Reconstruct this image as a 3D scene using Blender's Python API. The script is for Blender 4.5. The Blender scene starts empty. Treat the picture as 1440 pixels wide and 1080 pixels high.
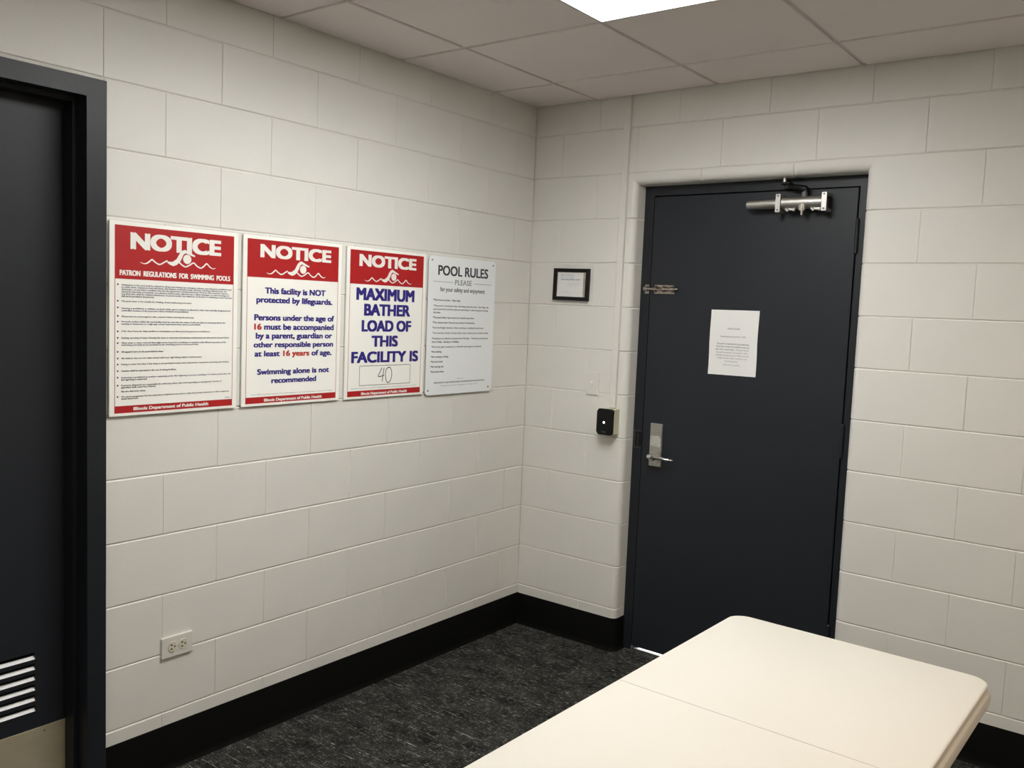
import bpy, bmesh, math, random
from mathutils import Vector, Matrix
random.seed(7)
C = bpy.context.scene.collection
PI = math.pi
# ------------------------------------------------------------------ camera, world, exposure
cam_d = bpy.data.cameras.new('camera'); cam = bpy.data.objects.new('camera', cam_d); C.objects.link(cam)
yaw, pitch, roll = 0.65011, -0.08482, 0.04049
f = Vector((-math.sin(yaw)*math.cos(pitch), math.cos(yaw)*math.cos(pitch), math.sin(pitch)))
r = f.cross(Vector((0, 0, 1))).normalized(); u = r.cross(f)
r2 = r*math.cos(roll)+u*math.sin(roll); u2 = -r*math.sin(roll)+u*math.cos(roll)
M = Matrix((r2, u2, -f)).transposed().to_4x4(); M.translation = (2.6309, -3.57435, 1.60041)
cam.matrix_world = M
cam_d.sensor_width = 36; cam_d.lens = 1248.4/1440*36; cam_d.clip_start = .02
sc = bpy.context.scene; sc.camera = cam
sc.view_settings.view_transform = 'Standard'; sc.view_settings.look = 'None'
sc.view_settings.gamma = 1; sc.view_settings.use_curve_mapping = False
sc.view_settings.exposure = 0.0
w = bpy.data.worlds.new('world'); sc.world = w; w.use_nodes = True
w.node_tree.nodes['Background'].inputs[0].default_value = (.9, .92, 1, 1)
w.node_tree.nodes['Background'].inputs[1].default_value = 0.02
H = 2.582                      # ceiling height
RX, RY = 4.9, 5.6              # room size
LENS1 = 15.7; LENS2 = 7.6         # lens luminance of the near fixture / the others
LENS_SHARE = 1.; BEAM = .585; SPREAD = math.radians(160)   # prismatic lens: part glow, part downward beam
LAMPS = [(.945, -.94, LENS1, (1.0, 1.0, .97)), (.945, -3.94, LENS2*.8, (1.0, .95, .85)), (3.345, -1.54, LENS2*1.25, (1.0, .79, .57))]

# ------------------------------------------------------------------ materials
def mat(name, col, rough=.5, metal=0., spec=.5, noise=None, bump=None, coat=0.):
    m = bpy.data.materials.new(name); m.use_nodes = True; nt = m.node_tree; b = nt.nodes['Principled BSDF']
    b.inputs['Base Color'].default_value = (*col, 1); b.inputs['Roughness'].default_value = rough
    b.inputs['Metallic'].default_value = metal; b.inputs['Specular IOR Level'].default_value = spec
    b.inputs['Coat Weight'].default_value = coat
    tc = nt.nodes.new('ShaderNodeTexCoord')
    if noise:                  # (scale, amount, stretch)
        s, a, st = noise
        mp = nt.nodes.new('ShaderNodeMapping'); mp.inputs['Scale'].default_value = st
        n = nt.nodes.new('ShaderNodeTexNoise'); n.inputs['Scale'].default_value = s; n.inputs['Detail'].default_value = 6
        rm = nt.nodes.new('ShaderNodeMapRange'); rm.inputs[1].default_value = .25; rm.inputs[2].default_value = .75
        rm.inputs[3].default_value = 1-a; rm.inputs[4].default_value = 1+a
        vm = nt.nodes.new('ShaderNodeVectorMath'); vm.operation = 'SCALE'; vm.inputs[0].default_value = col
        L = nt.links.new
        L(tc.outputs['Object'], mp.inputs[0]); L(mp.outputs[0], n.inputs[0]); L(n.outputs[0], rm.inputs[0])
        L(rm.outputs[0], vm.inputs['Scale']); L(vm.outputs[0], b.inputs['Base Color'])
    if bump:                   # (scale, distance)
        n = nt.nodes.new('ShaderNodeTexNoise'); n.inputs['Scale'].default_value = bump[0]; n.inputs['Detail'].default_value = 4
        bp = nt.nodes.new('ShaderNodeBump'); bp.inputs['Distance'].default_value = bump[1]; bp.inputs['Strength'].default_value = 1
        nt.links.new(tc.outputs['Object'], n.inputs[0]); nt.links.new(n.outputs[0], bp.inputs['Height'])
        nt.links.new(bp.outputs[0], b.inputs['Normal'])
    return m
WALLC = (.742, .728, .685)
m_wall = mat('painted_block', WALLC, .48, noise=(5, .02, (1, 1, 1)), bump=(60, .0003))
m_wall.node_tree.nodes['Principled BSDF'].inputs['Specular IOR Level'].default_value = .4
m_mortar = mat('painted_mortar', tuple(c*.93 for c in WALLC), .6, bump=(120, .0008))
m_navy = mat('navy_gloss_paint', (.016, .019, .025), .45, spec=.35, noise=(4, .08, (1, 1, .4)), bump=(45, .0004))
m_navyd = mat('navy_frame_paint', (.014, .0165, .021), .42, spec=.35, noise=(6, .08, (1, 1, 1)), bump=(60, .0005))
m_dark = mat('dark_void', (.004, .004, .004), .9, spec=0)
m_rubber = mat('black_rubber', (.003, .003, .003), .75, spec=.12, bump=(30, .0004))
m_steel = mat('brushed_steel', (.52, .51, .48), .42, 1, noise=(30, .12, (1, 1, 8)))
m_alu = mat('aluminium_paint', (.62, .61, .58), .38, .75, noise=(20, .06, (1, 1, 1)))
m_chrome = mat('bright_chrome', (.82, .82, .82), .12, 1)
m_nickel = mat('worn_nickel', (.42, .39, .34), .33, 1, noise=(60, .35, (1, 1, 1)))
m_kick = mat('kick_plate_steel', (.42, .38, .27), .5, .15, noise=(5, .16, (1, 1, 2)))
m_louver = mat('louver_grey', (.86, .87, .90), .5, .0)
m_black = mat('black_plastic', (.004, .004, .005), .4, spec=.25)
m_blackwood = mat('black_frame_paint', (.004, .004, .005), .5, spec=.25)
m_cream = mat('cream_plastic', (.66, .64, .48), .45)
m_ivory = mat('ivory_plastic', (.66, .62, .50), .4)
m_plate = mat('painted_plate', (.70, .685, .635), .5)
m_slot = mat('socket_slot', (.05, .04, .03), .8)
m_tile = mat('ceiling_tile', (.88, .815, .79), .9, spec=.2, noise=(3, .02, (1, 1, 1)), bump=(90, .001))
m_grid = mat('ceiling_grid', (.72, .70, .68), .6)
m_table = mat('table_resin', (.71, .68, .615), .42, noise=(3, .012, (1, 1, 1)), bump=(220, .0003))
m_tskirt = mat('table_skirt', (.62, .58, .50), .55, bump=(200, .0003))
m_leg = mat('grey_enamel', (.13, .13, .135), .4)
m_board = mat('sign_board', (.93, .925, .87), .35)
m_board2 = mat('sign_metal_white', (.86, .885, .89), .3)
m_red = mat('sign_red', (.43, .010, .012), .4)
m_blue = mat('sign_blue', (.020, .012, .20), .5)
m_tred = mat('sign_text_red', (.48, .035, .022), .5)
m_ink = mat('sign_ink', (.03, .03, .04), .5)
m_inkb = mat('sign_ink_blue', (.085, .08, .16), .5)
m_inkg = mat('sign_ink_grey', (.25, .26, .27), .5)
m_white = mat('sign_white', (.87, .85, .80), .4)
m_paper = mat('paper', (.86, .86, .85), .7)
m_led = bpy.data.materials.new('led'); m_led.use_nodes = True
b = m_led.node_tree.nodes['Principled BSDF']; b.inputs['Emission Color'].default_value = (1, 1, 1, 1); b.inputs['Emission Strength'].default_value = 2.5
m_hall = mat('hall_paint', (.8, .8, .8), .6)

def carpet():
    m = bpy.data.materials.new('woven_carpet'); m.use_nodes = True; nt = m.node_tree; b = nt.nodes['Principled BSDF']
    L = nt.links.new; tc = nt.nodes.new('ShaderNodeTexCoord')
    def nz(st, sc_, det, lo, hi, a, z):
        mp = nt.nodes.new('ShaderNodeMapping'); mp.inputs['Scale'].default_value = st
        n = nt.nodes.new('ShaderNodeTexNoise'); n.inputs['Scale'].default_value = sc_; n.inputs['Detail'].default_value = det
        n.inputs['Roughness'].default_value = .65
        rm = nt.nodes.new('ShaderNodeMapRange'); rm.inputs[1].default_value = lo; rm.inputs[2].default_value = hi
        rm.inputs[3].default_value = a; rm.inputs[4].default_value = z
        L(tc.outputs['Object'], mp.inputs[0]); L(mp.outputs[0], n.inputs[0]); L(n.outputs[0], rm.inputs[0]); return rm.outputs[0]
    def mt(op, x, y):
        n = nt.nodes.new('ShaderNodeMath'); n.operation = op
        for i, v in enumerate((x, y)):
            if isinstance(v, (int, float)): n.inputs[i].default_value = v
            else: L(v, n.inputs[i])
        return n.outputs[0]
    broad = nz((1, 1.4, 1), 9, 6, .36, .66, .25, 1.5)
    fine = nz((1, 1.8, 1), 130, 2, .34, .66, .1, 1.9)
    sx = nz((2.6, 75, 1), 2.2, 2, .60, .68, 0, 1)       # long streaks along x
    sx2 = nz((13, 105, 1), 2.6, 2, .58, .68, 0, 1)      # short dashes along x
    sy = nz((85, 9, 1), 2.2, 2, .60, .70, 0, .8)        # short dashes along y
    gate = nz((1, 1, 1), 45, 2, .42, .6, .08, 1)
    v = mt('MULTIPLY', mt('MULTIPLY', broad, fine), .040)
    s = mt('ADD', mt('ADD', mt('MULTIPLY', sx, .30), mt('MULTIPLY', sx2, .36)), mt('MULTIPLY', sy, .26))
    v = mt('ADD', mt('ADD', v, .003), mt('MULTIPLY', s, gate))
    cb = nt.nodes.new('ShaderNodeCombineXYZ')
    L(v, cb.inputs[0]); L(mt('MULTIPLY', v, 1.0), cb.inputs[1]); L(mt('MULTIPLY', v, .92), cb.inputs[2])
    L(cb.outputs[0], b.inputs['Base Color']); b.inputs['Roughness'].default_value = .95; b.inputs['Specular IOR Level'].default_value = .1
    bp = nt.nodes.new('ShaderNodeBump'); bp.inputs['Distance'].default_value = .002; L(fine, bp.inputs['Height']); L(bp.outputs[0], b.inputs['Normal'])
    return m
m_carpet = carpet()
def emit(name, col, s):
    m = bpy.data.materials.new(name); m.use_nodes = True; nt = m.node_tree
    b = nt.nodes['Principled BSDF']; b.inputs['Base Color'].default_value = (.8, .8, .8, 1)
    b.inputs['Emission Color'].default_value = (*col, 1); b.inputs['Emission Strength'].default_value = s
    return m

# ------------------------------------------------------------------ helpers
def link(name, me, parent=None, mats=(), loc=(0, 0, 0), rot=(0, 0, 0), **props):
    o = bpy.data.objects.new(name, me); C.objects.link(o)
    o.location = loc; o.rotation_euler = rot
    if parent: o.parent = parent
    if me is not None:
        for m in mats:
            if m.name not in me.materials: me.materials.append(m)
    for k, v in props.items(): o[k] = v
    return o
def mesh(name, bm, smooth=None):
    bmesh.ops.recalc_face_normals(bm, faces=bm.faces)
    me = bpy.data.meshes.new(name); bm.to_mesh(me); bm.free()
    if smooth is not None:
        for p in me.polygons: p.use_smooth = True
        me.set_sharp_from_angle(angle=math.radians(smooth))
    return me
def obj(name, bm, m, parent=None, smooth=None, **kw):
    return link(name, mesh(name, bm, smooth), parent, [m] if not isinstance(m, (list, tuple)) else m, **kw)
def box(bm, x0, x1, y0, y1, z0, z1, bev=0, seg=2):
    v = [bm.verts.new(p) for p in ((x0,y0,z0),(x1,y0,z0),(x1,y1,z0),(x0,y1,z0),(x0,y0,z1),(x1,y0,z1),(x1,y1,z1),(x0,y1,z1))]
    F = [bm.faces.new([v[i] for i in q]) for q in ((0,3,2,1),(4,5,6,7),(0,1,5,4),(1,2,6,5),(2,3,7,6),(3,0,4,7))]
    if bev: bmesh.ops.bevel(bm, geom=list({e for q in F for e in q.edges}), offset=bev, segments=seg, affect='EDGES', profile=.5)
    return bm
def cyl(bm, p, q, ra, rb=None, n=20, cap=True, bev=0):
    p, q = Vector(p), Vector(q); d = q-p; rb = ra if rb is None else rb
    mt = Matrix.Translation((p+q)/2) @ d.to_track_quat('Z', 'Y').to_matrix().to_4x4()
    g = bmesh.ops.create_cone(bm, cap_ends=cap, segments=n, radius1=ra, radius2=rb, depth=d.length, matrix=mt)
    if bev:
        es = {e for v in g['verts'] for e in v.link_edges if all(len(f_.verts) != 4 for f_ in e.link_faces) or any(len(f_.verts) > 4 for f_ in e.link_faces)}
        bmesh.ops.bevel(bm, geom=list(es), offset=bev, segments=2, affect='EDGES')
    return bm
def tube(bm, pts, rad, n=10):
    pts = [Vector(p) for p in pts]; rings = []
    rads = rad if isinstance(rad, (list, tuple)) else [rad]*len(pts)
    for i, p in enumerate(pts):
        d = (pts[min(i+1, len(pts)-1)]-pts[max(i-1, 0)]).normalized()
        a = d.cross(Vector((0, 0, 1)))
        if a.length < .2: a = d.cross(Vector((1, 0, 0)))
        a.normalize(); b_ = d.cross(a)
        rings.append([bm.verts.new(p+(a*math.cos(t)+b_*math.sin(t))*rads[i]) for t in [2*PI*k/n for k in range(n)]])
    for A, B in zip(rings, rings[1:]):
        for k in range(n): bm.faces.new((A[k], A[(k+1) % n], B[(k+1) % n], B[k]))
    bm.faces.new(rings[0]); bm.faces.new(rings[-1]); return bm
def rrect(x0, x1, z0, z1, rad, n=5):
    P = []
    for cx, cz, a in ((x1-rad, z1-rad, 0), (x0+rad, z1-rad, PI/2), (x0+rad, z0+rad, PI), (x1-rad, z0+rad, 1.5*PI)):
        for k in range(n+1): t = a+PI/2*k/n; P.append((cx+rad*math.cos(t), cz+rad*math.sin(t)))
    return P
def plate(bm, P, y0, y1, bev=0, seg=2):
    """outline P in (x,z), extruded from y0 (front) to y1 (back)"""
    a = [bm.verts.new((x, y0, z)) for x, z in P]; b_ = [bm.verts.new((x, y1, z)) for x, z in P]; n = len(P)
    fr = bm.faces.new(a); bm.faces.new(b_[::-1])
    for i in range(n): bm.faces.new((a[i], a[(i+1) % n], b_[(i+1) % n], b_[i]))
    if bev: bmesh.ops.bevel(bm, geom=list(fr.edges), offset=bev, segments=seg, affect='EDGES')
    return bm
def empty(name, parent=None, loc=(0, 0, 0), rot=(0, 0, 0), **props):
    o = link(name, None, parent, loc=loc, rot=rot, **props); o.empty_display_size = .05; return o
def BM(): return bmesh.new()
def ushape(x0, x1, top, wl_, wr, wt): return [(x0, 0), (x0+wl_, 0), (x0+wl_, top-wt), (x1-wr, top-wt), (x1-wr, 0), (x1, 0), (x1, top), (x0, top)]

# lettering: measured box (x0, baseline, x1, cap top) in the sign's own plane, front facing -y
def text_mesh(body, bold=0., spans=None, shear=0., mats=()):
    cu = bpy.data.curves.new('lettering', 'FONT'); cu.body = body; cu.size = 1; cu.offset = bold; cu.resolution_u = 3 if len(body) > 45 else 5
    cu.fill_mode = 'FRONT'; cu.shear = shear
    for m in mats: cu.materials.append(m)
    if spans:
        for a, b_ in spans:
            for i in range(a, b_): cu.body_format[i].material_index = 1
    o = bpy.data.objects.new('lettering', cu); C.objects.link(o); bpy.context.view_layer.update()
    me = bpy.data.meshes.new_from_object(o.evaluated_get(bpy.context.evaluated_depsgraph_get()))
    bpy.data.objects.remove(o); return me
_cap = {}
def cap(bold):
    if bold not in _cap:
        me = text_mesh('H', bold); _cap[bold] = (max(v.co.y for v in me.vertices), min(v.co.y for v in me.vertices))
    return _cap[bold]
def letter(rows, parent, m, y, name='lettering', bold=0., minh=0.):
    """rows: (text, x0, base, x1, captop[, spans]) -> one mesh of print; big lines are parts of their own"""
    if name in ('message_lettering', 'heading_lettering') and len(rows) > 1:
        for row in rows: letter([row], parent, m, y, name, bold, minh)
        return
    bm = BM(); mats = m if isinstance(m, (list, tuple)) else [m]
    for row in rows:
        t, x0, z0, x1, z1 = row[:5]
        me = text_mesh(t, 0, row[5] if len(row) > 5 else None, mats=mats)
        xs = [v.co.x for v in me.vertices]; a, b_ = min(xs), max(xs); ct, cb = cap(0)
        h = max(z1-z0, minh); ex = bold*h*1.3; sx = (x1-x0-2*ex)/(b_-a); sz = (h-ex)/(ct-cb)
        for v in me.vertices: v.co = Vector((x0+ex+(v.co.x-a)*sx, y, z0+ex/2+(v.co.y-cb)*sz))
        sh_ = [(0, 0)] if not bold else ([(-1, 0), (1, 0)] if len(t) > 60 else [(-1, -.5), (-1, .5), (1, -.5), (1, .5), (0, 0)])
        last = Vector((0, 0, 0))
        for q, (dx, dz) in enumerate(sh_):             # heavier strokes: the same outline laid over itself, a hair apart
            d = Vector((dx*ex, -q*.00001, dz*ex))
            for v in me.vertices: v.co += d-last
            last = d; bm.from_mesh(me)
        bpy.data.meshes.remove(me)
    me = bpy.data.meshes.new(name); bm.to_mesh(me); bm.free()
    o = link(name, me, parent, mats)
    if len(rows) > 1: o['kind'] = 'stuff'
    return o
def stroke(bm, P, wd, y):
    """flat ribbon along P in (x,z); wd width or list"""
    n = len(P); W = wd if isinstance(wd, (list, tuple)) else [wd]*n; L_, R_ = [], []
    for i in range(n):
        a, b_ = P[max(i-1, 0)], P[min(i+1, n-1)]; d = Vector((b_[0]-a[0], b_[1]-a[1])).normalized(); q = Vector((-d.y, d.x))*W[i]/2
        L_.append(bm.verts.new((P[i][0]+q.x, y, P[i][1]+q.y))); R_.append(bm.verts.new((P[i][0]-q.x, y, P[i][1]-q.y)))
    for i in range(n-1): bm.faces.new((L_[i], L_[i+1], R_[i+1], R_[i]))
def smooth(P, k=4):
    out = []
    for i in range(len(P)-1):
        p0, p1, p2, p3 = P[max(i-1, 0)], P[i], P[i+1], P[min(i+2, len(P)-1)]
        for s in range(k):
            t = s/k
            out.append(tuple(.5*((2*p1[j])+(-p0[j]+p2[j])*t+(2*p0[j]-5*p1[j]+4*p2[j]-p3[j])*t*t+(-p0[j]+3*p1[j]-3*p2[j]+p3[j])*t**3) for j in (0, 1)))
    return out+[P[-1]]
ROTL = (0, 0, PI/2)            # objects on the left wall: local x -> world +y, local -y -> world +x

# ------------------------------------------------------------------ block walls
UN = .2032; G = .0042; GS = .0022; D = .0038; RB = .028
OB = (.578, 1.586, 2.184)      # back-wall door opening
OL = (2.178, 3.19, 2.226)      # left-wall door opening, as distance from the corner
cache = {}
def block_mesh(wd, ht, kind):
    """kind: F flat, R bullnose at its right end, L bullnose at its left end, with t (mitred top) appended"""
    key = (round(wd, 3), round(ht, 3), kind)
    if key in cache: return cache[key]
    bm = BM(); g = min(G, ht*.3)
    def prof(o):
        if kind == 'F': return [(0+.0004, max(o, D)), (GS, o), (wd-GS, o), (wd-.0004, max(o, D))]
        P = [(.0004, max(o, D)), (GS, o)]; P += [(wd-RB, o)]
        for k in range(1, 9): t = PI/2*k/8; P.append((wd-RB+(RB-o)*math.sin(t), RB-(RB-o)*math.cos(t)))
        P.append((wd-o, .195)); return P
    shallow = lambda P: [(0., .0023)] + P[1:-1] + ([(wd, .0023)] if kind == 'F' else [P[-1]])
    rows = [(.0005, prof(D)), (g, shallow(prof(0))), (ht-g, shallow(prof(0))), (ht-.0005, prof(D))]
    ring = []
    for j, (z, P) in enumerate(rows):
        R_ = []
        for x, y in P:
            zz = z
            if 't' in kind and j >= 2 and x > wd-RB+1e-6:
                zz = (OB[2]-10*UN)+(wd-min(x, wd))
            if 't' in kind and j == 3 and x > wd-RB+1e-6: zz += .0001
            R_.append(bm.verts.new(((wd-x) if 'L' in kind else x, y, zz)))
        ring.append(R_)
    for A, B in zip(ring, ring[1:]):
        for i in range(len(A)-1): bm.faces.new((A[i], A[i+1], B[i+1], B[i]))
    n0 = len(ring[0])
    me = bpy.data.meshes.new('block'); bm.to_mesh(me); bm.free()
    # orient: front faces towards -y
    if me.polygons[0].normal.y > 0 or me.polygons[1].normal.y > .5: me.flip_normals()
    c = [p for p in me.polygons if abs(p.normal.y) > .9 and p.area > .005]
    if c and c[0].normal.y > 0: me.flip_normals()
    if 'F' not in kind:
        for p in me.polygons: p.use_smooth = True
        me.set_sharp_from_angle(angle=math.radians(30))
    me.materials.append(m_wall); cache[key] = me; return me
def lay(parent, L_, even, odd, opening, head, bull, flip):
    """u runs 0..L_ along the wall from the corner; flip: local x = -u"""
    rnd = random.Random(3)
    for k in range(13):
        z0 = k*UN; z1 = min((k+1)*UN, H+.012)
        js = [0.]; x = (even if k % 2 == 0 else odd)
        while x < L_-.03: js.append(x); x += 2*UN
        js.append(L_)
        if k <= 10: js = [min(opening, key=lambda e: abs(e-j)) if min(abs(e-j) for e in opening) < .035 else j for j in js]
        for a, b_ in zip(js, js[1:]):
            segs = [(a, b_, 'F')]
            if k <= 10:
                o0, o1 = opening; segs = []
                if a < o0: segs.append((a, min(b_, o0), ('R' if bull else 'F') if b_ >= o0-1e-6 else 'F'))
                if b_ > o1: segs.append((max(a, o1), b_, ('L' if bull else 'F') if a <= o1+1e-6 else 'F'))
            for s0, s1, kd in segs:
                if s1-s0 < .012: continue
                if kd != 'F' and k == 10: kd += 't'
                me = block_mesh(s1-s0, z1-z0, kd)
                o = link('block', me, parent)
                o.location = ((-s1 if flip else s0), rnd.uniform(-.0006, .0004), z0)
def backing(name, L_, op, t0, t1, flip):
    bm = BM()
    def bx(a, b_, z0, z1):
        x0, x1 = (-b_, -a) if flip else (a, b_); box(bm, x0, x1, t0, t1, z0, z1)
    bx(0-.2, op[0], 0, H+.25); bx(op[1], L_, 0, H+.25); bx(op[0], op[1], op[2], H+.25)
    return obj(name, bm, m_mortar, kind='structure')
ob = (OB[0]-RB, OB[1]+RB, OB[2]+RB)
wb = backing('wall_back', RX, ob, .0034, .2, False)
lay(wb, RX, .82*UN+UN, .82*UN, (OB[0], OB[1]), OB[2], True, False)
wl = backing('wall_left', RY, (OL[0], OL[1], OL[2]), .0034, .2, True); wl.rotation_euler = ROTL
lay(wl, RY, .73*UN+UN, .73*UN, (OL[0], OL[1]), OL[2], False, True)
# lintel pieces with a bullnose lower edge, mitred into the jambs
cuts = [OB[0]-RB, .893, 1.298, OB[1]+RB]
for i in range(3):
    a, b_ = cuts[i], cuts[i+1]; bm = BM(); rows = []
    def zprof(o):
        P = [(11*UN-.0005, D), (11*UN-G, o), (OB[2]+RB, o)]
        for k in range(1, 9): t = PI/2*k/8; P.append((OB[2]+RB-(RB-o)*math.sin(t), RB-(RB-o)*math.cos(t)))
        P.append((OB[2]+o, .195)); return P
    cols = []
    for side in (0, 1):
        for o in ((D, 0) if side == 0 else (0, D)):
            e = (i == 0 and side == 0) or (i == 2 and side == 1)
            if e: o = 0
            col = []
            for z, y in zprof(0 if e else o):
                mz = max(0., RB-max(0., z-OB[2])) if e else 0.
                if side == 0: x = a+(mz if e else (.0004 if o else GS))
                else: x = b_-(mz if e else (.0004 if o else GS))
                col.append((x, y, z))
            if e and cols and side == 1 and len(cols) == 3: continue
            if e and side == 0 and len(cols) == 1: continue
            cols.append(col)
    V = [[bm.verts.new(p) for p in c] for c in cols]
    for A, B in zip(V, V[1:]):
        for j in range(len(A)-1): bm.faces.new((A[j], A[j+1], B[j+1], B[j]))
    obj('lintel_block', bm, m_wall, wb, smooth=35)
for nm, x0, x1, y0, y1 in (('wall_right', RX, RX+.15, -RY-.15, .0), ('wall_front', 0, RX, -RY-.15, -RY)):
    obj(nm, box(BM(), x0, x1, y0, y1, 0, H+.25), m_wall, kind='structure')

# floor
obj('floor', box(BM(), -.3, RX+.15, -RY-.15, .105, -.05, 0), m_carpet, kind='structure')
# hall beyond the back door (seen only as a strip of light under the leaf)
obj('floor', box(BM(), -.2, 2.6, .105, 1.6, -.05, -.001), m_hall, kind='structure')
bm = BM(); box(bm, -.3, 2.7, 1.6, 1.7, 0, 2.5); box(bm, -.3, -.2, .2, 1.6, 0, 2.5); box(bm, 2.6, 2.7, .2, 1.6, 0, 2.5); box(bm, -.3, 2.7, .2, 1.7, 2.5, 2.6)
obj('wall_hall', bm, m_hall, kind='structure')
ld = bpy.data.lights.new('hall_lamp', 'AREA'); ld.energy = 130; ld.size = .6; lo = bpy.data.objects.new('hall_lamp', ld); C.objects.link(lo); lo.location = (1.1, .9, 2.45)
lo['label'] = 'lamp beyond the closed back door, seen as the light under the door'; lo['category'] = 'lamp'
# closet space behind the left door
obj('wall_closet', box(BM(), -.32, -.3, -3.3, -2.0, 0, 2.6), m_dark, kind='structure')

# baseboards: cove profile swept along a path
def base(name, path):
    bm = BM(); pr = [(.0, .157), (.0035, .1565), (.005, .150), (.005, .022), (.007, .010), (.012, .003), (.014, 0)]
    n = len(path); rings = []
    for i, p in enumerate(path):
        p = Vector(p); d0 = (p-Vector(path[i-1])).normalized() if i else (Vector(path[1])-p).normalized()
        d1 = (Vector(path[i+1])-p).normalized() if i < n-1 else d0
        n0 = Vector((d0.y, -d0.x)); n1 = Vector((d1.y, -d1.x)); m_ = (n0+n1).normalized(); m_ /= max(.3, m_.dot(n0))
        rings.append([bm.verts.new((p.x+m_.x*o, p.y+m_.y*o, z)) for o, z in pr])
    for A, B in zip(rings, rings[1:]):
        for j in range(len(pr)-1): bm.faces.new((A[j], B[j], B[j+1], A[j+1]))
    return obj(name, bm, m_rubber, smooth=40, kind='structure')
base('baseboard_left', [(0, -2.174), (0, 0)])
base('baseboard_left', [(0, -RY), (0, -3.194)])
arcp = [(OB[0]-RB+RB*math.sin(t), RB-RB*math.cos(t)) for t in [PI/2*k/6 for k in range(7)]]
base('baseboard_back', [(.0, 0.)] + arcp + [(OB[0], .084)])
arcr = [(OB[1]+RB-RB*math.sin(t), RB-RB*math.cos(t)) for t in [PI/2*k/6 for k in range(6, -1, -1)]]
base('baseboard_right', [(OB[1], .084)] + arcr + [(RX, 0), (RX, -RY)])

# ------------------------------------------------------------------ ceiling
ce = obj('ceiling', box(BM(), -.2, RX+.15, -RY-.15, .2, H+.12, H+.2), m_dark, kind='structure')
xs = [0.] + [.34+.605*i for i in range(8)]; xs = [x for x in xs if x < RX-.1] + [RX]
ys = [0.] + [-.34-.6*i for i in range(9)]; ys = [y for y in ys if y > -RY+.1] + [-RY]
cells = set()
for lx, ly, s, c_ in LAMPS:
    i = min(range(len(xs)), key=lambda k: abs(xs[k]-lx)); j = min(range(len(ys)), key=lambda k: abs(ys[k]-ly))
    cells |= {(i, j), (i, j+1)}
tcache = {}
for i in range(len(xs)-1):
    for j in range(len(ys)-1):
        if (i, j) in cells: continue
        x0, x1 = xs[i]+(.004 if i == 0 else .009), xs[i+1]-(.009 if i < len(xs)-2 else .004)
        y1, y0 = ys[j]-(.005 if j == 0 else .009), ys[j+1]+.009
        key = (round(x1-x0, 3), round(y1-y0, 3))
        if key not in tcache:
            bm = BM(); a, b_ = key
            lo_ = [bm.verts.new(p) for p in ((.0015, .0015, 0), (a-.0015, .0015, 0), (a-.0015, b_-.0015, 0), (.0015, b_-.0015, 0))]
            md = [bm.verts.new(p) for p in ((0, 0, .0015), (a, 0, .0015), (a, b_, .0015), (0, b_, .0015))]
            up = [bm.verts.new((v.co.x, v.co.y, .016)) for v in md]
            bm.faces.new(lo_); bm.faces.new(up)
            for A, B in ((lo_, md), (md, up)):
                for q in range(4): bm.faces.new((A[q], A[(q+1) % 4], B[(q+1) % 4], B[q]))
            me = mesh('ceiling_tile', bm); me.materials.append(m_tile); tcache[key] = me
        o = link('ceiling_tile', tcache[key], ce, loc=(x0, y0, H+random.uniform(-.0008, .0008)))
for x in xs[1:-1]:
    obj('grid_runner', box(BM(), x-.011, x+.011, -RY+.01, -.003, H+.008, H+.012), m_grid, ce)
for y in ys[1:-1]:
    obj('grid_runner', box(BM(), .003, RX-.01, y-.011, y+.011, H+.0075, H+.0115), m_grid, ce)
for li, (lx, ly, s, c_) in enumerate(LAMPS):
    t = empty('ceiling_light', loc=(lx+.3, ly-.6, H), category='light',
              label=['bright recessed ceiling light panel nearest the back door, at the top edge of the photo',
                     'recessed ceiling light panel behind the camera near the left wall',
                     'recessed ceiling light panel over the right side of the room'][li])
    a, b_ = .302, .6
    bm = BM()
    for q in ((-a, a, b_-.014, b_), (-a, a, -b_, -b_+.014), (-a, -a+.014, -b_+.014, b_-.014), (a-.014, a, -b_+.014, b_-.014)):
        box(bm, q[0], q[1], q[2], q[3], -.003, .06)
    obj('frame', bm, m_alu if False else m_grid, t)
    bm = BM(); box(bm, -a+.0145, a-.0145, -b_+.0145, b_-.0145, .003, .006)
    obj('diffuser', bm, emit('diffuser_glow', c_, s*LENS_SHARE), t)
    ad = bpy.data.lights.new('ceiling_light_beam', 'AREA'); ad.shape = 'RECTANGLE'; ad.size = .57; ad.size_y = 1.17; ad.spread = SPREAD
    ad.color = c_; ad.energy = s*BEAM; ao = bpy.data.objects.new('light_beam', ad); C.objects.link(ao); ao.parent = t; ao.location = (0, 0, .001)

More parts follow.
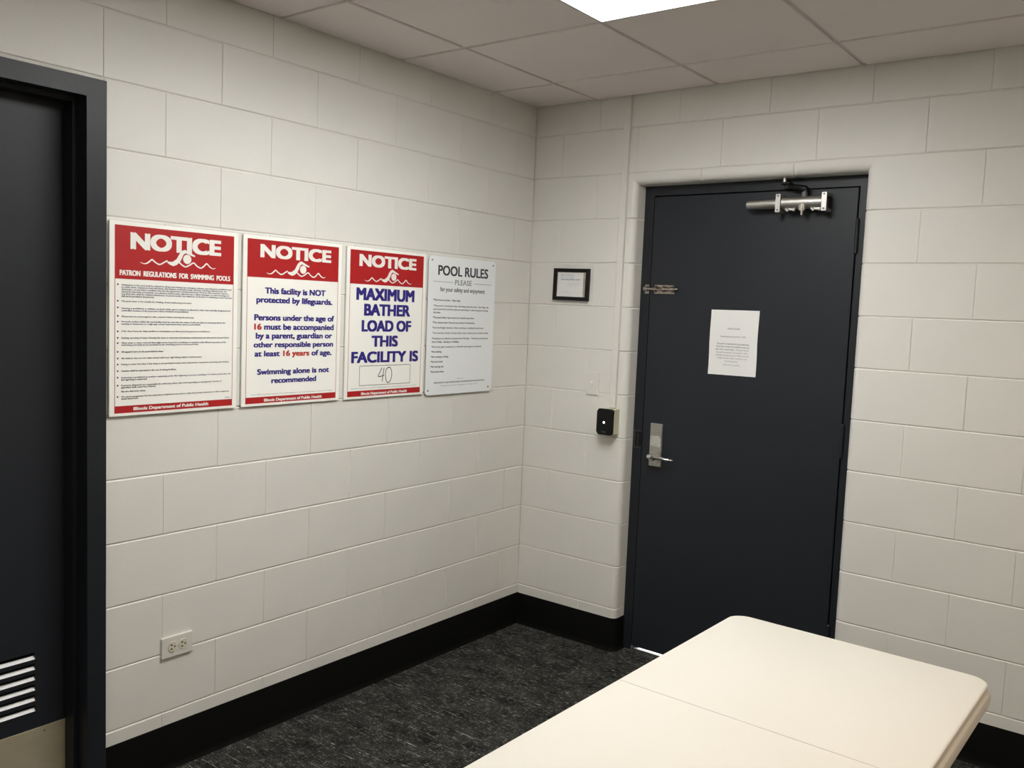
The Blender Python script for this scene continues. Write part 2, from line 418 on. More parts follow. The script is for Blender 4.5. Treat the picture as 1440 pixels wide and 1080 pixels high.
# ------------------------------------------------------------------ back door (door_2)
d2 = empty('door_2', loc=(0, 0, 0), kind='structure')
Y = .083
bm = BM()                      # hollow metal frame: faces, return and stop
plate(bm, ushape(OB[0]+.001, OB[1]-.001, OB[2]-.002, .047, .043, .043), Y, Y+.10)
fr = obj('door_frame', bm, m_navyd, d2)
bm = plate(BM(), ushape(.626, 1.543, 2.139, .019, .016, .019), Y+.048, Y+.09)
obj('door_stop', bm, m_navyd, d2)
leaf = obj('door_leaf', box(BM(), .6285, 1.536, Y, Y+.044, .020, 2.134, .0015, 1), m_navy, d2)
for zc in (1.942, 1.118, .285):
    h = empty('hinge', d2, loc=(1.5415, Y-.005, zc))
    bm = BM(); cyl(bm, (0, 0, -.066), (0, 0, .066), .0075, n=14)
    cyl(bm, (0, 0, .066), (0, 0, .071), .0075, .004, n=14); cyl(bm, (0, 0, -.071), (0, 0, -.066), .004, .0075, n=14)
    obj('hinge_knuckle', bm, m_navyd, h, smooth=40)
    obj('hinge_leaf', box(BM(), -.004, .006, .004, .03, -.066, .066), m_navyd, h)
# lever lock
hd = empty('door_handle', d2, loc=(.704, Y, 1.0))
obj('plate', plate(BM(), rrect(-.031, .031, -.101, .098, .003, 3), -.009, 0, .0025), m_steel, hd)
sh = [(-.026, -.004), (-.026, .020), (-.018, .040), (.012, .040), (.028, .024), (.028, -.012), (.018, -.014)]
obj('cylinder_cover', plate(BM(), sh[::-1], -.015, -.009, .002), mat('satin_cover', (.52, .52, .47), .4, .1), hd, label='brighter raised lock cover above the lever')
bm = BM(); cyl(bm, (.006, -.019, .006), (.006, -.015, .006), .005); obj('keyhole', bm, m_chrome, hd, smooth=40)
bm = BM(); cyl(bm, (0, -.014, -.062), (0, -.009, -.062), .027, n=28, bev=.002); cyl(bm, (0, -.05, -.062), (0, -.014, -.062), .011, n=16)
obj('rose', bm, m_steel, hd, smooth=40)
bm = BM(); tube(bm, [(-.012, -.056, -.050), (-.004, -.058, -.050), (.012, -.058, -.050), (.035, -.056, -.051), (.06, -.053, -.053), (.085, -.048, -.057), (.10, -.041, -.058), (.106, -.034, -.058)],
     [.009, .0125, .012, .0095, .008, .0075, .0075, .004], 12)
obj('lever', bm, m_chrome, hd, smooth=60)
# strike plate on the left jamb
st = empty('strike_plate', d2, loc=(.602, Y, 1.014))
bm = BM(); box(bm, -.019, -.010, -.0025, 0, -.043, .043); box(bm, -.010, .022, -.0025, 0, .035, .043); box(bm, -.010, .022, -.0025, 0, -.043, -.035)
obj('plate', bm, mat('dark_bronze', (.06, .06, .06), .4, .5), st)
obj('recess', box(BM(), -.010, .022, -.0008, 0, -.035, .035), m_black, st)
obj('lip', box(BM(), -.002, .012, -.0035, -.0008, -.031, .029, .001, 1), mat('dark_bronze_lip', (.03, .03, .032), .4, .5), st)
# slide bolt
sb = empty('slide_bolt', d2, loc=(.700, Y, 1.715))
bm = BM(); box(bm, -.048, .050, -.0025, 0, .007, .020, .001, 1); box(bm, -.049, .054, -.0025, 0, -.021, -.008, .001, 1); box(bm, -.047, .052, -.0016, 0, -.008, .007)
obj('plate', bm, m_nickel, sb)
bm = BM(); cyl(bm, (-.094, -.010, .001), (.062, -.010, .001), .0055, n=12, bev=.001); cyl(bm, (.062, -.010, .001), (.072, -.010, .003), .0062, .003, n=12)
obj('rod', bm, m_nickel, sb, smooth=40)
for xx in (-.040, .004, .044):
    bm = BM(); P = [(xx-.007, -.0025, -.013)]
    ring = [(-.0025, -.013), (-.010, -.0095), (-.0172, -.004), (-.0172, .006), (-.010, .0115), (-.0025, .015)]
    A = [bm.verts.new((xx-.007, y, z)) for y, z in ring]; B = [bm.verts.new((xx+.007, y, z)) for y, z in ring]
    for i in range(5): bm.faces.new((A[i], A[i+1], B[i+1], B[i]))
    obj('strap', bm, m_nickel, sb)
bm = BM(); cyl(bm, (-.018, -.014, .001), (-.018, -.030, -.006), .004, .005, n=12); obj('bolt_knob', bm, m_nickel, sb, smooth=40)
bm = BM(); box(bm, -.098, -.076, -.0025, 0, -.021, .021, .001, 1); cyl(bm, (-.098, -.010, .001), (-.078, -.010, .001), .0105, n=14, bev=.001); obj('keeper', bm, m_nickel, sb)
# closer
cl = empty('door_closer', d2, loc=(1.33, Y, 2.077))
yc = -.040
bm = BM(); cyl(bm, (-.237, yc, -.003), (-.085, yc, 0), .0190, .0205, n=28, bev=.003); obj('spring_tube', bm, m_steel, cl, smooth=40)
bm = BM(); cyl(bm, (-.085, yc, 0), (.092, yc, 0), .0255, n=28, bev=.002)
box(bm, -.085, .090, yc+.004, -.003, -.020, .020)
obj('cylinder_body', bm, m_steel, cl, smooth=40)
for x in (-.096, .093):
    br = obj('bracket', plate(BM(), rrect(x-.0105, x+.0105, -.038, .036, .002, 2), yc-.027, yc-.022, .001, 1), m_alu, cl, label='bright end bracket of the closer')
    bm = BM(); box(bm, x-.010, x+.010, yc-.022, 0, -.037, -.026); box(bm, x-.010, x+.010, yc-.022, 0, .025, .035)
    obj('bracket_leg', bm, m_alu, br)
    for z in (-.029, .028):
        bm = BM(); cyl(bm, (x, yc-.0285, z), (x, yc-.0268, z), .004, n=10); obj('screw', bm, m_leg, br)
bm = BM(); cyl(bm, (.004, yc, .02), (.004, yc, .040), .013, .012, n=16); cyl(bm, (.004, yc, .040), (.004, yc, .052), .009, n=16); obj('spindle', bm, m_leg, cl, smooth=40)
bm = BM(); cyl(bm, (.003, yc-.016, -.008), (.003, yc-.016, -.034), .0165, n=18, bev=.004); cyl(bm, (.003, yc-.016, -.034), (.003, yc-.016, -.052), .006, .005, n=12); obj('pinion_cap', bm, m_chrome, cl, smooth=40)
for xa, xb in ((-.070, -.030), (.035, .075)):
    bm = BM()
    for q in range(2): cyl(bm, (xa+(xb-xa)*q+.004, yc-.014, -.024), (xa+(xb-xa)*q+.016-.02*q, yc-.014, -.034), .0055, n=10)
    box(bm, xa, xb, yc-.012, yc+.008, -.032, -.020, .002, 1)
    obj('foot', bm, m_steel, cl)
bm = BM(); tube(bm, [(.010, yc, .050), (.006, yc, .054), (-.02, yc+.003, .062), (-.05, yc+.010, .066), (-.072, yc+.018, .078)], [.013, .015, .013, .012, .012], 10)
box(bm, -.088, -.030, yc+.006, .0, .060, .076, .002, 1)
obj('closer_arm', bm, m_black, cl, smooth=40)
bm = BM(); cyl(bm, (-.086, yc+.01, .088), (-.086, yc+.01, .118), .0075, n=14, bev=.001); obj('arm_stud', bm, m_alu, cl, smooth=40, label='pale stud at the arm elbow')
bm = BM(); box(bm, -.10, -.06, yc+.0, .0, .078, .088, .002, 1); obj('arm_shoe', bm, m_black, cl)

# notice taped on the back door
pn = empty('paper_notice', loc=(.9395, Y-.0005, 1.3472), category='paper', label='white sheet of printed paper taped to the dark back door')
bm = BM(); n = 8; W_, H_ = .2205, .284
V = [[bm.verts.new((W_*i/n+.001*math.sin(j), -.0012-.0012*math.sin(PI*j/n)*(i/n), H_*j/n+.0012*i/n)) for i in range(n+1)] for j in range(n+1)]
for j in range(n):
    for i in range(n): bm.faces.new((V[j][i], V[j][i+1], V[j+1][i+1], V[j+1][i]))
o = obj('sheet', bm, m_paper, pn); md = o.modifiers.new('thick', 'SOLIDIFY'); md.thickness = .0003
letter([('POOL HOURS', .0824, .2000, .1376, .2070), ('Swimming pool hours: 6 AM - 10 PM', .0514, .1665, .1657, .1725),
        ('The pool is restricted to lap swimming', .0349, .1345, .1838, .1415), ('from 5am to 6am for residents only and', .0338, .1219, .1847, .1289),
        ('lap swim exercises.', .0320, .1096, .1200, .1166)], pn, m_inkg, -.0032, bold=.012)
letter([('The pool cannot', .1250, .1096, .1855, .1160), ('be used for general swimming or other', .0354, .0969, .1811, .1030), ('activities during this time. Please use the', .0324, .0845, .1855, .0905),
        ('freight elevator when coming to and', .0414, .0722, .1764, .0780), ('from the pool area.', .0768, .0589, .1388, .0645),
        ('Thank you for your cooperation', .0686, .0434, .1471, .0490)], pn, m_inkg, -.0032)

# ------------------------------------------------------------------ left door (door_1)
d1 = empty('door_1', rot=ROTL, kind='structure')
a0, a1 = -OL[1], -OL[0]        # local x along the wall (world y)
bm = BM()
plate(bm, ushape(a0-.003, a1+.003, 2.224, .06, .06, .053), -.012, .15, .0015, 1)
obj('door_frame', bm, m_navyd, d1)
bm = BM()
plate(bm, ushape(a0+.057, a1-.057, 2.171, .015, .015, .015), .045, .098)
obj('door_stop', bm, m_navyd, d1)
x0, x1, yf, yb = a0+.061, a1-.061, .100, .144
lx0, lx1, lz0, lz1 = -2.82, -2.3395, .294, .492
bm = BM(); box(bm, x0, lx0, yf, yb, .01, 2.167); box(bm, lx1, x1, yf, yb, .01, 2.167); box(bm, lx0, lx1, yf, yb, lz1, 2.167); box(bm, lx0, lx1, yf, yb, .01, lz0)
obj('door_leaf', bm, m_navy, d1)
lv = empty('louver_vent', d1)
pt = (lz1-lz0)/6
for i in range(6):
    z = lz0+pt*i
    bm = BM(); yb_ = .021
    P = [(yf+.001, z+.0115), (yf+.010, z+.0210), (yf+.0115, z+.0200), (yf+.002, z+.0100)]
    A = [bm.verts.new((lx0, p[0], p[1])) for p in P]; B = [bm.verts.new((lx1, p[0], p[1])) for p in P]
    for q in range(4): bm.faces.new((A[q], A[(q+1) % 4], B[(q+1) % 4], B[q]))
    obj('slat', bm, m_louver, lv)
    obj('slat_lip', box(BM(), lx0, lx1, yf+.0005, yf+.003, z-.002, z+.0115), m_navyd, lv)
obj('vent_backing', box(BM(), lx0, lx1, yf+.022, yf+.024, lz0, lz1), m_dark, lv)
kp = obj('kick_plate', box(BM(), x0+.012, x1-.009, yf-.0015, yf-.0001, .012, .2515, .0006, 1), m_kick, d1, label='scuffed steel kick plate')
for sx in (x1-.075, x1-.26, x1-.45, x0+.05):
    bm = BM(); cyl(bm, (sx, yf-.003, .236), (sx, yf-.0014, .236), .003, n=10); obj('screw', bm, m_leg, kp)

# ------------------------------------------------------------------ signs
def swimmer(bm, ox, oz, s, sz=1., y=-.0105):
    T = lambda P: [(ox+(x-.0976)*s, oz+(z-.4717)*s*sz) for x, z in P]
    w1 = [(.0976,.4717),(.1087,.4678),(.1198,.4699),(.1289,.4765),(.137,.4821),(.1458,.4759),(.1591,.469),(.1686,.4704),(.178,.4761),(.1900,.4825)]
    w2 = [(.2310,.4800),(.2462,.469),(.2561,.467),(.2699,.4734),(.2837,.4811),(.2961,.4716),(.3104,.466),(.3225,.473),(.3325,.4815),(.3452,.471),(.3578,.4662),(.3661,.4695)]
    for wv, sg in ((w1, 0), (w2, 1)):
        P = smooth(T(wv), 5); n = len(P)
        W = [(.0045*s*min(1, .25+3*(i/n if sg == 0 else 1-i/n))) for i in range(n)]
        stroke(bm, P, W, y)
    # trunk: closed outline triangulated
    body = [(.2429,.5188),(.2333,.5088),(.2221,.4895),(.2068,.4793),(.1894,.4799),(.1900,.4750),(.1993,.4696),(.211,.4662),(.2225,.4708),(.234,.4808),(.2397,.4905),(.2453,.5033),(.255,.5118)]
    vs = [bm.verts.new((x, y-.0002, z)) for x, z in T(body)]; fc = bm.faces.new(vs); bmesh.ops.triangulate(bm, faces=[fc])
    stroke(bm, T([(.2440,.5140),(.2508,.5165),(.2690,.5095),(.2852,.5035),(.2885,.5035)]), [.0085*s, .0095*s, .0075*s, .006*s, .005*s], y-.0003)
    c = T([(.2602, .4912)])[0]
    vs = [bm.verts.new((c[0]+.0150*s*math.cos(t), y-.0004, c[1]+.0150*s*sz*math.sin(t))) for t in [2*PI*k/24 for k in range(24)]]; bm.faces.new(vs)
def quad(bm, x0, x1, z0, z1, y):
    bm.faces.new([bm.verts.new(p) for p in ((x0, y, z0), (x1, y, z0), (x1, y, z1), (x0, y, z1))])
ILL = 'Illinois Department of Public Health'
def sign(y0, z0, label, W_, hz, notice, wave, ill, wv=1.):
    t = empty('notice_sign', loc=(0.0, y0, z0), rot=ROTL, label=label, category='sign', group='red and white notice signs')
    del t['group']
    obj('board', box(BM(), 0, W_, -.010, -.0035, 0, .6005, .0006, 1), m_board, t)
    bm = BM(); quad(bm, .0165, W_-.0165, hz, .589, -.0103); obj('header_panel', bm, m_red, t)
    bm = BM(); quad(bm, .0165, W_-.0165, .0095, .0320, -.0103); obj('footer_panel', bm, m_red, t)
    for bx0 in (.0165, W_-.0183):
        bm = BM(); quad(bm, bx0, bx0+.0018, .032, hz, -.0103); obj('border_line', bm, m_red, t)
    letter([('NOTICE', *notice)], t, m_white, -.0106, 'title', bold=.075)
    bm = BM(); swimmer(bm, wave[0], wave[1], wave[2], y=-.0107); obj('swimmer_emblem', bm, m_white, t)
    letter([(ILL, *ill)], t, m_white, -.0106, 'footer_lettering', bold=.06, minh=.0105)
    return t
s1 = sign(-2.166, 1.2175, 'leftmost red and white notice sign, patron regulations in small print', .4565, .4255, (.0668, .5184, .3893, .5700), (.0994, .4800, 1.0), (.0787, .0160, .3463, .0265))
letter([('PATRON  REGULATIONS  FOR  SWIMMING  POOLS', .0320, .4365, .4260, .4530)], s1, m_white, -.0106, 'subtitle', bold=.05)
P1 = [('Admission to the pool shall be refused to all persons having any contagious disease, any infectious conditions such', .4058, .4325),
 ('as colds, fever, ringworm, foot infections, skin lesions, carbuncles, boils, diarrhea, vomiting, inflamed eyes, ear', .3989, .4130),
 ('discharges, or any other condition that has the appearance of being infectious. Persons with excessive sunburn,', .3919, .4190),
 ('abrasions that have not healed, corn plasters, bunion pads, adhesive tape, rubber bandages, or other bandages of', .3847, .4230),
 ('any kind also shall be refused admittance. A person under the influence of alcohol or exhibiting erratic behavior', .3777, .4357),
 ('shall not be permitted in the pool area.', .3708, .1466), ('The pool water is not suitable for drinking. Avoid swallowing pool water.', .3557, .2806),
 ('Littering is prohibited. In addition, no food, drink, gum or tobacco is allowed in other than specially designated and', .3338, .4277),
 ('controlled sections of the pool area. Glass containers are prohibited.', .3269, .2693), ('All persons are encouraged to take a shower before entering the pool area.', .3087, .2895),
 ('Personal conduct within the pool facility must be such that the safety of self and others is not jeopardized. No', .2926, .4088),
 ('running or boisterous or rough play, except supervised water sports, is permitted.', .2856, .3138),
 ('Only clean footwear, baby strollers or wheelchairs are allowed in the pool area or bathhouse.', .2631, .3497),
 ('Spitting, spouting of water, blowing the nose or otherwise introducing contaminants into the pool is not permitted.', .2424, .4245),
 ('Glass, soap or other material that might create hazardous conditions or interfere with efficient operation of the', .2271, .4129),
 ('swimming pool shall not be permitted in the swimming pool or on the pool deck.', .2205, .3072), ('All apparel worn in the pool shall be clean.', .1990, .1803),
 ('All children who are not toilet trained shall wear tight fitting rubber or plastic pants.', .1788, .3199),
 ('Diving in water less than 5 feet deep is not permitted except when allowed for competitive swimming and training.', .1601, .4246),
 ('Caution shall be exercised in the use of diving facilities.', .1396, .2264), ('Swimming is prohibited at outdoor swimming pools when lightning is present, including a 15 minute period after the', .1187, .4331),
 ('last lightning is observed.', .1121, .1246), ('If present, lifeguards are responsible for enforcing safety rules and responding to emergencies. Parents or', .0945, .3981),
 ('guardians shall supervise children.', .0880, .1553), ('No one shall swim alone.', .0756, .1198), ('The pool management has the authority to implement and enforce rules that prevent swimmers or their equipment', .0590, .4273),
 ('those listed here.', .0526, .0950)]
blue = {0, 1, 2, 3, 4, 7, 8, 10, 11, 14, 15, 20}
rw = lambda L_: [(t, .0380, z-.0008, x1, z+.0042) for t, z, x1 in L_]
letter(rw([p for i, p in enumerate(P1) if i in blue]), s1, m_inkb, -.0106, 'rules_lettering', bold=.05)
letter(rw([p for i, p in enumerate(P1) if i not in blue])+[('IDPH', .4119, .0370, .4324, .0400)], s1, m_ink, -.0106, 'rules_lettering', bold=.035)
bm = BM()
for z in (.4083, .3577, .3375, .3115, .2939, .2639, .2439, .2278, .2007, .1803, .1617, .1412, .1210, .0962, .0609):
    vs = [bm.verts.new((.0265+.0028*math.cos(t), -.0106, z+.0028*math.sin(t))) for t in [PI/4*k for k in range(8)]]; bm.faces.new(vs)
obj('bullet_dots', bm, m_ink, s1, kind='stuff')
s2 = sign(-1.688, 1.2175, 'red and white notice sign, second from left, about no lifeguards', .4475, .4565, (.0699, .5270, .3937, .5735), (.0976, .4745, 1.), (.0956, .0145, .3611, .0240))
letter([('This facility is NOT', .0924, .4005, .3695, .4223), ('protected by lifeguards.', .0560, .3680, .4043, .3895), ('Persons under the age of', .0483, .3050, .4148, .3265),
        ('16 must be accompanied', .0489, .2720, .4135, .2935, [(0, 2)]), ('by a parent, guardian or', .0557, .2405, .4067, .2615), ('other responsible person', .0474, .2090, .4123, .2290),
        ('at least 16 years of age.', .0519, .1766, .4058, .1972, [(9, 17)]), ('Swimming alone is not', .0640, .1115, .3953, .1319), ('recommended', .1260, .0792, .3328, .0995)],
       s2, [m_blue, m_tred], -.0106, 'message_lettering', bold=.06)
FP = 'Section 820 of the Illinois Swimming Pool and Bathing Beach Code requires this sign to be posted at this facility'
letter([(FP, .0408, .0395, .4142, .0425)], s2, m_ink, -.0106, 'fine_print')
s3 = sign(-1.2135, 1.216, 'red and white notice sign with large blue capitals and handwritten 40', .4475, .4565, (.0632, .5270, .3862, .5745), (.0941, .4735, .987), (.0898, .0145, .3505, .0245))
letter([('MAXIMUM', .0513, .3935, .3801, .4428), ('BATHER', .0946, .3325, .3570, .3800), ('LOAD OF', .0835, .2690, .3649, .3145), ('THIS', .1393, .2075, .2891, .2525), ('FACILITY IS', .0328, .1435, .4138, .1885)],
       s3, m_blue, -.0106, 'message_lettering', bold=.062)
letter([(FP, .0345, .0400, .4051, .0430)], s3, m_ink, -.0106, 'fine_print')
bm = BM(); bx_ = (.0787, .3669, .0525, .1308)
for a, b_ in (((bx_[0], bx_[2]), (bx_[1], bx_[2])), ((bx_[1], bx_[2]), (bx_[1], bx_[3])), ((bx_[1], bx_[3]), (bx_[0], bx_[3])), ((bx_[0], bx_[3]), (bx_[0], bx_[2]))): stroke(bm, [a, b_], .0018, -.0106)
obj('number_box', bm, m_ink, s3)
bm = BM(); stroke(bm, smooth([(.2004,.1215),(.1918,.1036),(.1815,.0870),(.1950,.0862),(.2150,.0900)]), .0034, -.0107); stroke(bm, smooth([(.2135,.1212),(.2090,.0930),(.2045,.0645)]), .0034, -.0108)
stroke(bm, smooth([(.2380,.1226),(.2260,.1120),(.2221,.0924),(.2300,.0640),(.2430,.0600),(.2540,.0720),(.2590,.0950),(.2513,.1180),(.2400,.1226),(.2340,.1190)]), .0034, -.0107)
obj('handwritten_number', bm, m_ink, s3)
s4 = empty('pool_rules_sign', loc=(0, -.751, 1.2085), rot=ROTL, category='sign', label='white metal pool rules sign with rounded corners, nearest the room corner')
bm = BM(); plate(bm, rrect(0, .459, 0, .605, .018, 6), -.0115, -.0100, .0004, 1); obj('panel', bm, m_board2, s4)
for q in ((.02, .43, .02, .035), (.02, .43, .57, .585)): obj('spacer', box(BM(), q[0], q[1], -.010, 0, q[2], q[3]), m_leg, s4)
for x, z in ((.0200, .5870), (.4400, .5870), (.0175, .0200), (.4330, .0200)):
    bm = BM(); cyl(bm, (x, -.013, z), (x, -.0114, z), .0038, n=12); obj('screw', bm, m_leg, s4)
letter([('POOL RULES', .0601, .5245, .4040, .5670)], s4, m_ink, -.0118, 'title', bold=.035)
letter([('PLEASE', .1730, .4855, .2885, .5085)], s4, m_inkg, -.0118, 'title', bold=.02)
letter([('for your safety and enjoyment', .0768, .4545, .3845, .4735)], s4, m_ink, -.0118, 'title', bold=.02)
for q in ((.0314, .1594), (.3046, .4313)):
    bm = BM(); quad(bm, *q, .4950, .4968, -.0118); obj('rule_line', bm, m_inkg, s4)
R4 = [('*Pool hours are 6am - 10pm daily.', .0354, .4130, .2151), ('*The pool is restricted to lap swimming only from 5am - 6am daily, the', .0360, .3880, .4158), ('pool cannot be used for general swimming or other purposes during', .0364, .3730, .4125),
 ('this time.', .0371, .3585, .0836), ('*The pool safety rope cannot be moved at any time', .0344, .3365, .3107), ('*You cannot enter the pool area when it looks alone', .0350, .3146, .3187), ('*Use the freight elevators when entering or exiting the pool area', .0343, .2920, .3831),
 ('*You must be at least 16 years old to enter unless you are with an adult', .0354, .2690, .4189), ('*Residents are allowed 4 guests from Monday - Thursday and 2 guests', .0333, .2448, .4193), ('from Friday - Sunday or holidays', .0340, .2296, .2127),
 ('*No food, glass containers or alcoholic beverages are allowed', .0323, .2079, .3723), ('*No smoking', .0324, .1865, .0980), ('*No running or diving', .0311, .1644, .1439), ('*No loud music', .0300, .1429, .1097), ('*No tanning oils', .0300, .1208, .1142), ('*No street shoes', .0310, .0986, .1168)]
letter([(t, x, z-.0004, x1, z+.0072) for t, x, z, x1 in R4]+[('3900 NORTH LAKE SHORE DRIVE CONDOMINIUM ASSOCIATION', .0553, .0496, .4030, .0556)], s4, m_ink, -.0118, 'rules_lettering', bold=.04)
letter([('THANK YOU', .2058, .0645, .2508, .0690), ('Managed by Association Management / Chicago, Illinois', .0995, .0365, .3569, .0415)], s4, m_inkg, -.0118, 'fine_print')

# ------------------------------------------------------------------ framed certificate
pf = empty('picture_frame', loc=(.1505, 0, 1.651), rot=(0, .012, 0), category='picture', label='small black framed certificate on the wall left of the back door')
fw, fh, b_ = .201, .152, .0175
bm = BM(); o_ = [(0, 0), (fw, 0), (fw, fh), (0, fh)]; i_ = [(b_, b_), (fw-b_, b_), (fw-b_, fh-b_), (b_, fh-b_)]
ringO = [[bm.verts.new((x, y, z)) for x, z in P] for P, y in ((o_, -.001), (o_, -.017), ([(x+(.004 if x == 0 else -.004), z+(.004 if z == 0 else -.004)) for x, z in o_], -.019), (i_, -.015), (i_, -.008))]
for A, B in zip(ringO, ringO[1:]):
    for q in range(4): bm.faces.new((A[q], A[(q+1) % 4], B[(q+1) % 4], B[q]))
obj('frame', bm, m_blackwood, pf)
bm = BM(); box(bm, b_, fw-b_, -.0095, -.008, b_, fh-b_); obj('mat_board', bm, mat('tan_mat', (.40, .36, .29), .7), pf)
bm = BM(); box(bm, b_+.004, fw-b_-.0155, -.0102, -.0096, b_+.0005, fh-b_-.001); obj('certificate', bm, m_paper, pf)
m_lb = mat('print_light_blue', (.42, .52, .62), .6); m_db = mat('print_blue', (.12, .20, .38), .6); m_lg = mat('print_grey', (.55, .57, .56), .6)
ix = b_
letter([('State of Illinois', .0390, .1160, .1120, .1255), ('Department of Public Health', .0390, .1085, .1180, .1135)], pf, m_lb, -.0105, 'heading_lettering', bold=.01)
letter([('Swimming Facility License', .0400, .0970, .1500, .1040)], pf, m_db, -.0105, 'heading_lettering', bold=.03)
letter([('Issued under the provisions of the Act', .0500, .0800, .1450, .0825), ('is hereby licensed to operate', .0560, .0700, .1350, .0725), ('and is subject to renewal', .06, .0620, .13, .0645)], pf, m_lg, -.0105, 'fine_print')
bm = BM(); stroke(bm, smooth([(.045, .036), (.052, .040), (.058, .036), (.066, .046), (.072, .037), (.08, .042), (.088, .037), (.098, .039)]), .0014, -.0106); obj('signature', bm, m_lg, pf)
bm = BM(); box(bm, b_, fw-b_, -.0130, -.0122, b_, fh-b_)
mg = bpy.data.materials.new('frame_glass'); mg.use_nodes = True; nt = mg.node_tree; nt.nodes.remove(nt.nodes['Principled BSDF'])
tr = nt.nodes.new('ShaderNodeBsdfTransparent'); gl = nt.nodes.new('ShaderNodeBsdfGlossy'); gl.inputs['Roughness'].default_value = .03
mx = nt.nodes.new('ShaderNodeMixShader'); mx.inputs[0].default_value = .04; nt.links.new(tr.outputs[0], mx.inputs[1]); nt.links.new(gl.outputs[0], mx.inputs[2])
nt.links.new(mx.outputs[0], nt.nodes['Material Output'].inputs[0])
obj('glass', bm, mg, pf)

# ------------------------------------------------------------------ switch, conduit, card reader, outlet
sw = empty('light_switch', loc=(.396, 0, 1.2625), category='switch', label='painted-over light switch on the wall above and left of the card reader')
obj('cover_plate', plate(BM(), rrect(-.033, .033, -.055, .055, .003, 3), -.0062, 0, .002), m_wall, sw)
bm = BM(); box(bm, -.0055, .0055, -.0075, -.0062, -.012, .012); obj('toggle_collar', bm, m_plate, sw)
bm = BM(); box(bm, -.004, .004, -.019, -.0070, -.0045, .0045, .0012, 1)
bmesh.ops.rotate(bm, verts=bm.verts, cent=(0, -.007, 0), matrix=Matrix.Rotation(-.55, 3, 'X')); obj('toggle', bm, m_white, sw)
for z in (-.03, .03):
    bm = BM(); cyl(bm, (0, -.0070, z), (0, -.006, z), .0028, n=10); obj('screw', bm, m_plate, sw)
cd = empty('cable_raceway', loc=(.515, 0, 1.158), category='conduit', label='narrow vertical painted cable raceway from ceiling to card reader')
bm = BM(); box(bm, -.016, .016, -.017, 0, 0, H-1.158-.004, .002, 1)
bmesh.ops.transform(bm, verts=bm.verts, matrix=Matrix(((1, 0, .003, 0), (0, 1, 0, 0), (0, 0, 1, 0), (0, 0, 0, 1))))
obj('channel', bm, m_wall, cd)
cr = empty('card_reader', loc=(.507, 0, 1.095), category='card reader', label='black access card reader with a white light on a cream box')
obj('mounting_box', plate(BM(), rrect(-.041, .041, -.058, .060, .003, 3), -.045, 0, .002), m_cream, cr, label='cream mounting box')
bm = BM(); plate(bm, rrect(-.043, .040, -.061, .060, .012, 5), -.063, -.0451, .005, 3); obj('reader_face', bm, m_black, cr, smooth=50)
bm = BM(); cyl(bm, (-.003, -.0638, -.003), (-.003, -.0628, -.003), .0052, n=16); obj('indicator_light', bm, m_led, cr, label='small white indicator light')
bm = BM(); quad(bm, -.014, .008, -.0485, -.0455, -.0633); obj('label_strip', bm, m_leg, cr)
bm = BM(); cyl(bm, (.0408, -.016, .022), (.042, -.016, .022), .003, n=10); obj('screw', bm, m_plate, cr)
ol = empty('wall_outlet', loc=(0, -1.9255, .4270), rot=ROTL, category='outlet', label='horizontal double wall outlet low on the left wall')
obj('cover_plate', plate(BM(), rrect(-.0575, .0575, -.0350, .0350, .002, 2), -.009, 0, .0009, 1), m_plate, ol)
for x in (-.0195, .0195):
    rc = empty('receptacle', ol, loc=(x, -.009, 0))
    P = [(.0160*math.cos(t), max(-.0170, min(.0170, .0185*math.sin(t)))) for t in [2*PI*k/28 for k in range(28)]]
    obj('receptacle_face', plate(BM(), P, -.0022, 0, .0006, 1), m_ivory, rc)
    for q in ((-.006, -.002, .0055, .0080), (-.006, -.002, -.0080, -.0055)):
        obj('slot', box(BM(), q[0]-.0018, q[1]+.0016, -.0026, -.0020, q[2]-.0010, q[3]+.0010), m_slot, rc)
    bm = BM(); cyl(bm, (.0075, -.0026, 0), (.0075, -.0020, 0), .0030, n=12); obj('ground_hole', bm, m_slot, rc)
bm = BM(); cyl(bm, (0, -.0102, 0), (0, -.0088, 0), .003, n=12); obj('screw', bm, m_ivory, ol)

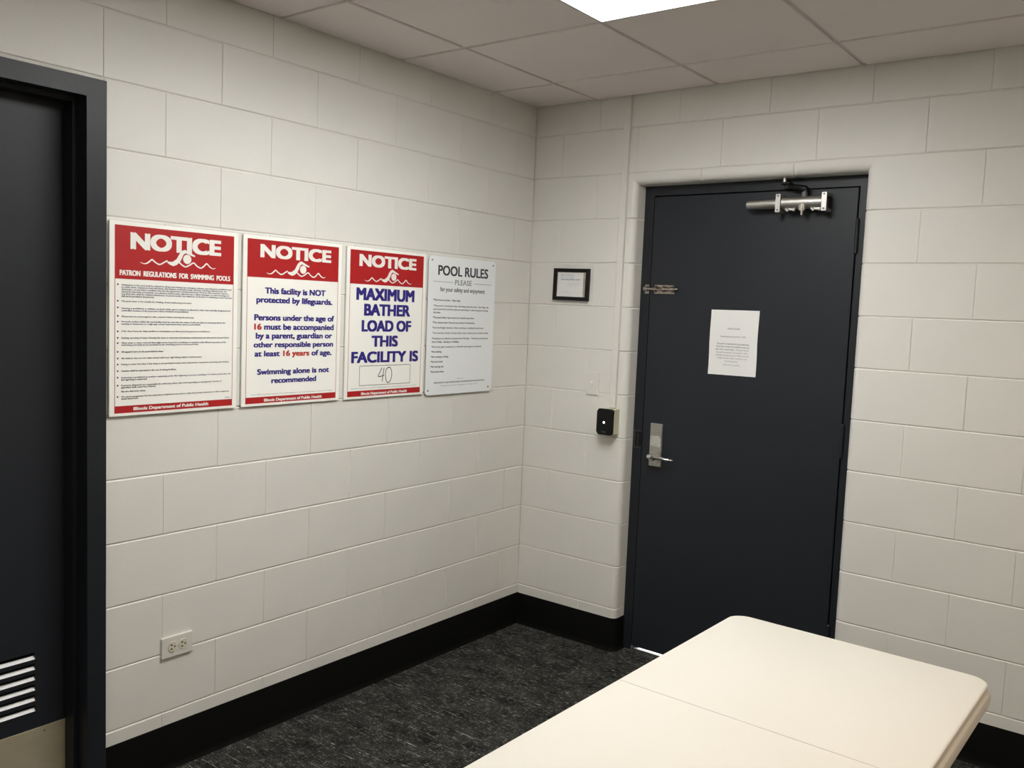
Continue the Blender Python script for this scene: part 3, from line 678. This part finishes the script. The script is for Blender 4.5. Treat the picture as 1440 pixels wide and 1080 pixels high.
# ------------------------------------------------------------------ folding table
tb = empty('folding_table', loc=(1.634, -1.136, 0), rot=(0, 0, -.021), category='table', label='long white plastic folding table in the foreground')
TW, TL, TH = .676, .650, .737
def top_half(y0, y1, far):
    bm = BM(); R0 = .05
    def outline(o):
        P = []; n = 8
        def arc(cx, cy, a):
            for k in range(n+1): t = a+PI/2*k/n; P.append((cx+(R0+o)*math.cos(t), cy+(R0+o)*math.sin(t)))
        if far: arc(TW-R0, y1-R0, 0); arc(R0, y1-R0, PI/2); P.extend([(-o, y0), (TW+o, y0)])
        else: P.extend([(TW+o, y1), (-o, y1)]); arc(R0, y0+R0, PI); arc(TW-R0, y0+R0, 1.5*PI)
        return P
    prof = [(-.006, TH), (-.0025, TH-.001), (-.0005, TH-.003), (0, TH-.006), (.0, TH-.018), (.0015, TH-.020), (.006, TH-.022), (.008, TH-.026), (.008, TH-.046), (-.004, TH-.046), (-.006, TH-.030)]
    rings = [[bm.verts.new((x, y, z)) for x, y in outline(o)] for o, z in prof]
    bm.faces.new(rings[0]); bm.faces.new(rings[-1])
    for A, B in zip(rings, rings[1:]):
        for i in range(len(A)): bm.faces.new((A[i], A[(i+1) % len(A)], B[(i+1) % len(B)], B[i]))
    return bm
obj('tabletop', top_half(-TL+.0008, 0, True), m_table, tb, smooth=35, label='far half of the folding tabletop')
obj('tabletop', top_half(-2*TL, -TL-.0008, False), m_table, tb, smooth=35, label='near half of the folding tabletop')
for yy in (-.16, -2*TL+.16):
    lg = empty('leg_frame', tb, loc=(0, yy, 0)); s = 1 if yy > -.5 else -1
    for x in (.075, TW-.075):
        bm = BM(); cyl(bm, (x, .0, TH-.035), (x, .0, .018), .0135, n=14); obj('leg', bm, m_leg, lg, smooth=40)
        bm = BM(); cyl(bm, (x, 0, .0), (x, 0, .03), .017, .0155, n=14); obj('foot_cap', bm, m_black, lg, smooth=40)
    bm = BM(); cyl(bm, (.075, 0, .16), (TW-.075, 0, .16), .011, n=12); obj('crossbar', bm, m_leg, lg, smooth=40)
    bm = BM(); cyl(bm, (.075, 0, TH-.05), (TW-.075, 0, TH-.05), .011, n=12); obj('crossbar', bm, m_leg, lg, smooth=40)
    bm = BM(); cyl(bm, (TW/2, 0, TH-.30), (TW/2, -s*.30, TH-.045), .008, n=10); cyl(bm, (.075, 0, TH-.30), (TW-.075, 0, TH-.30), .009, n=10); obj('brace', bm, m_leg, lg, smooth=40)
bm = BM(); box(bm, .045, .07, -2*TL+.08, -.08, TH-.046, TH-.031); box(bm, TW-.07, TW-.045, -2*TL+.08, -.08, TH-.046, TH-.031); obj('side_rail', bm, m_leg, tb)
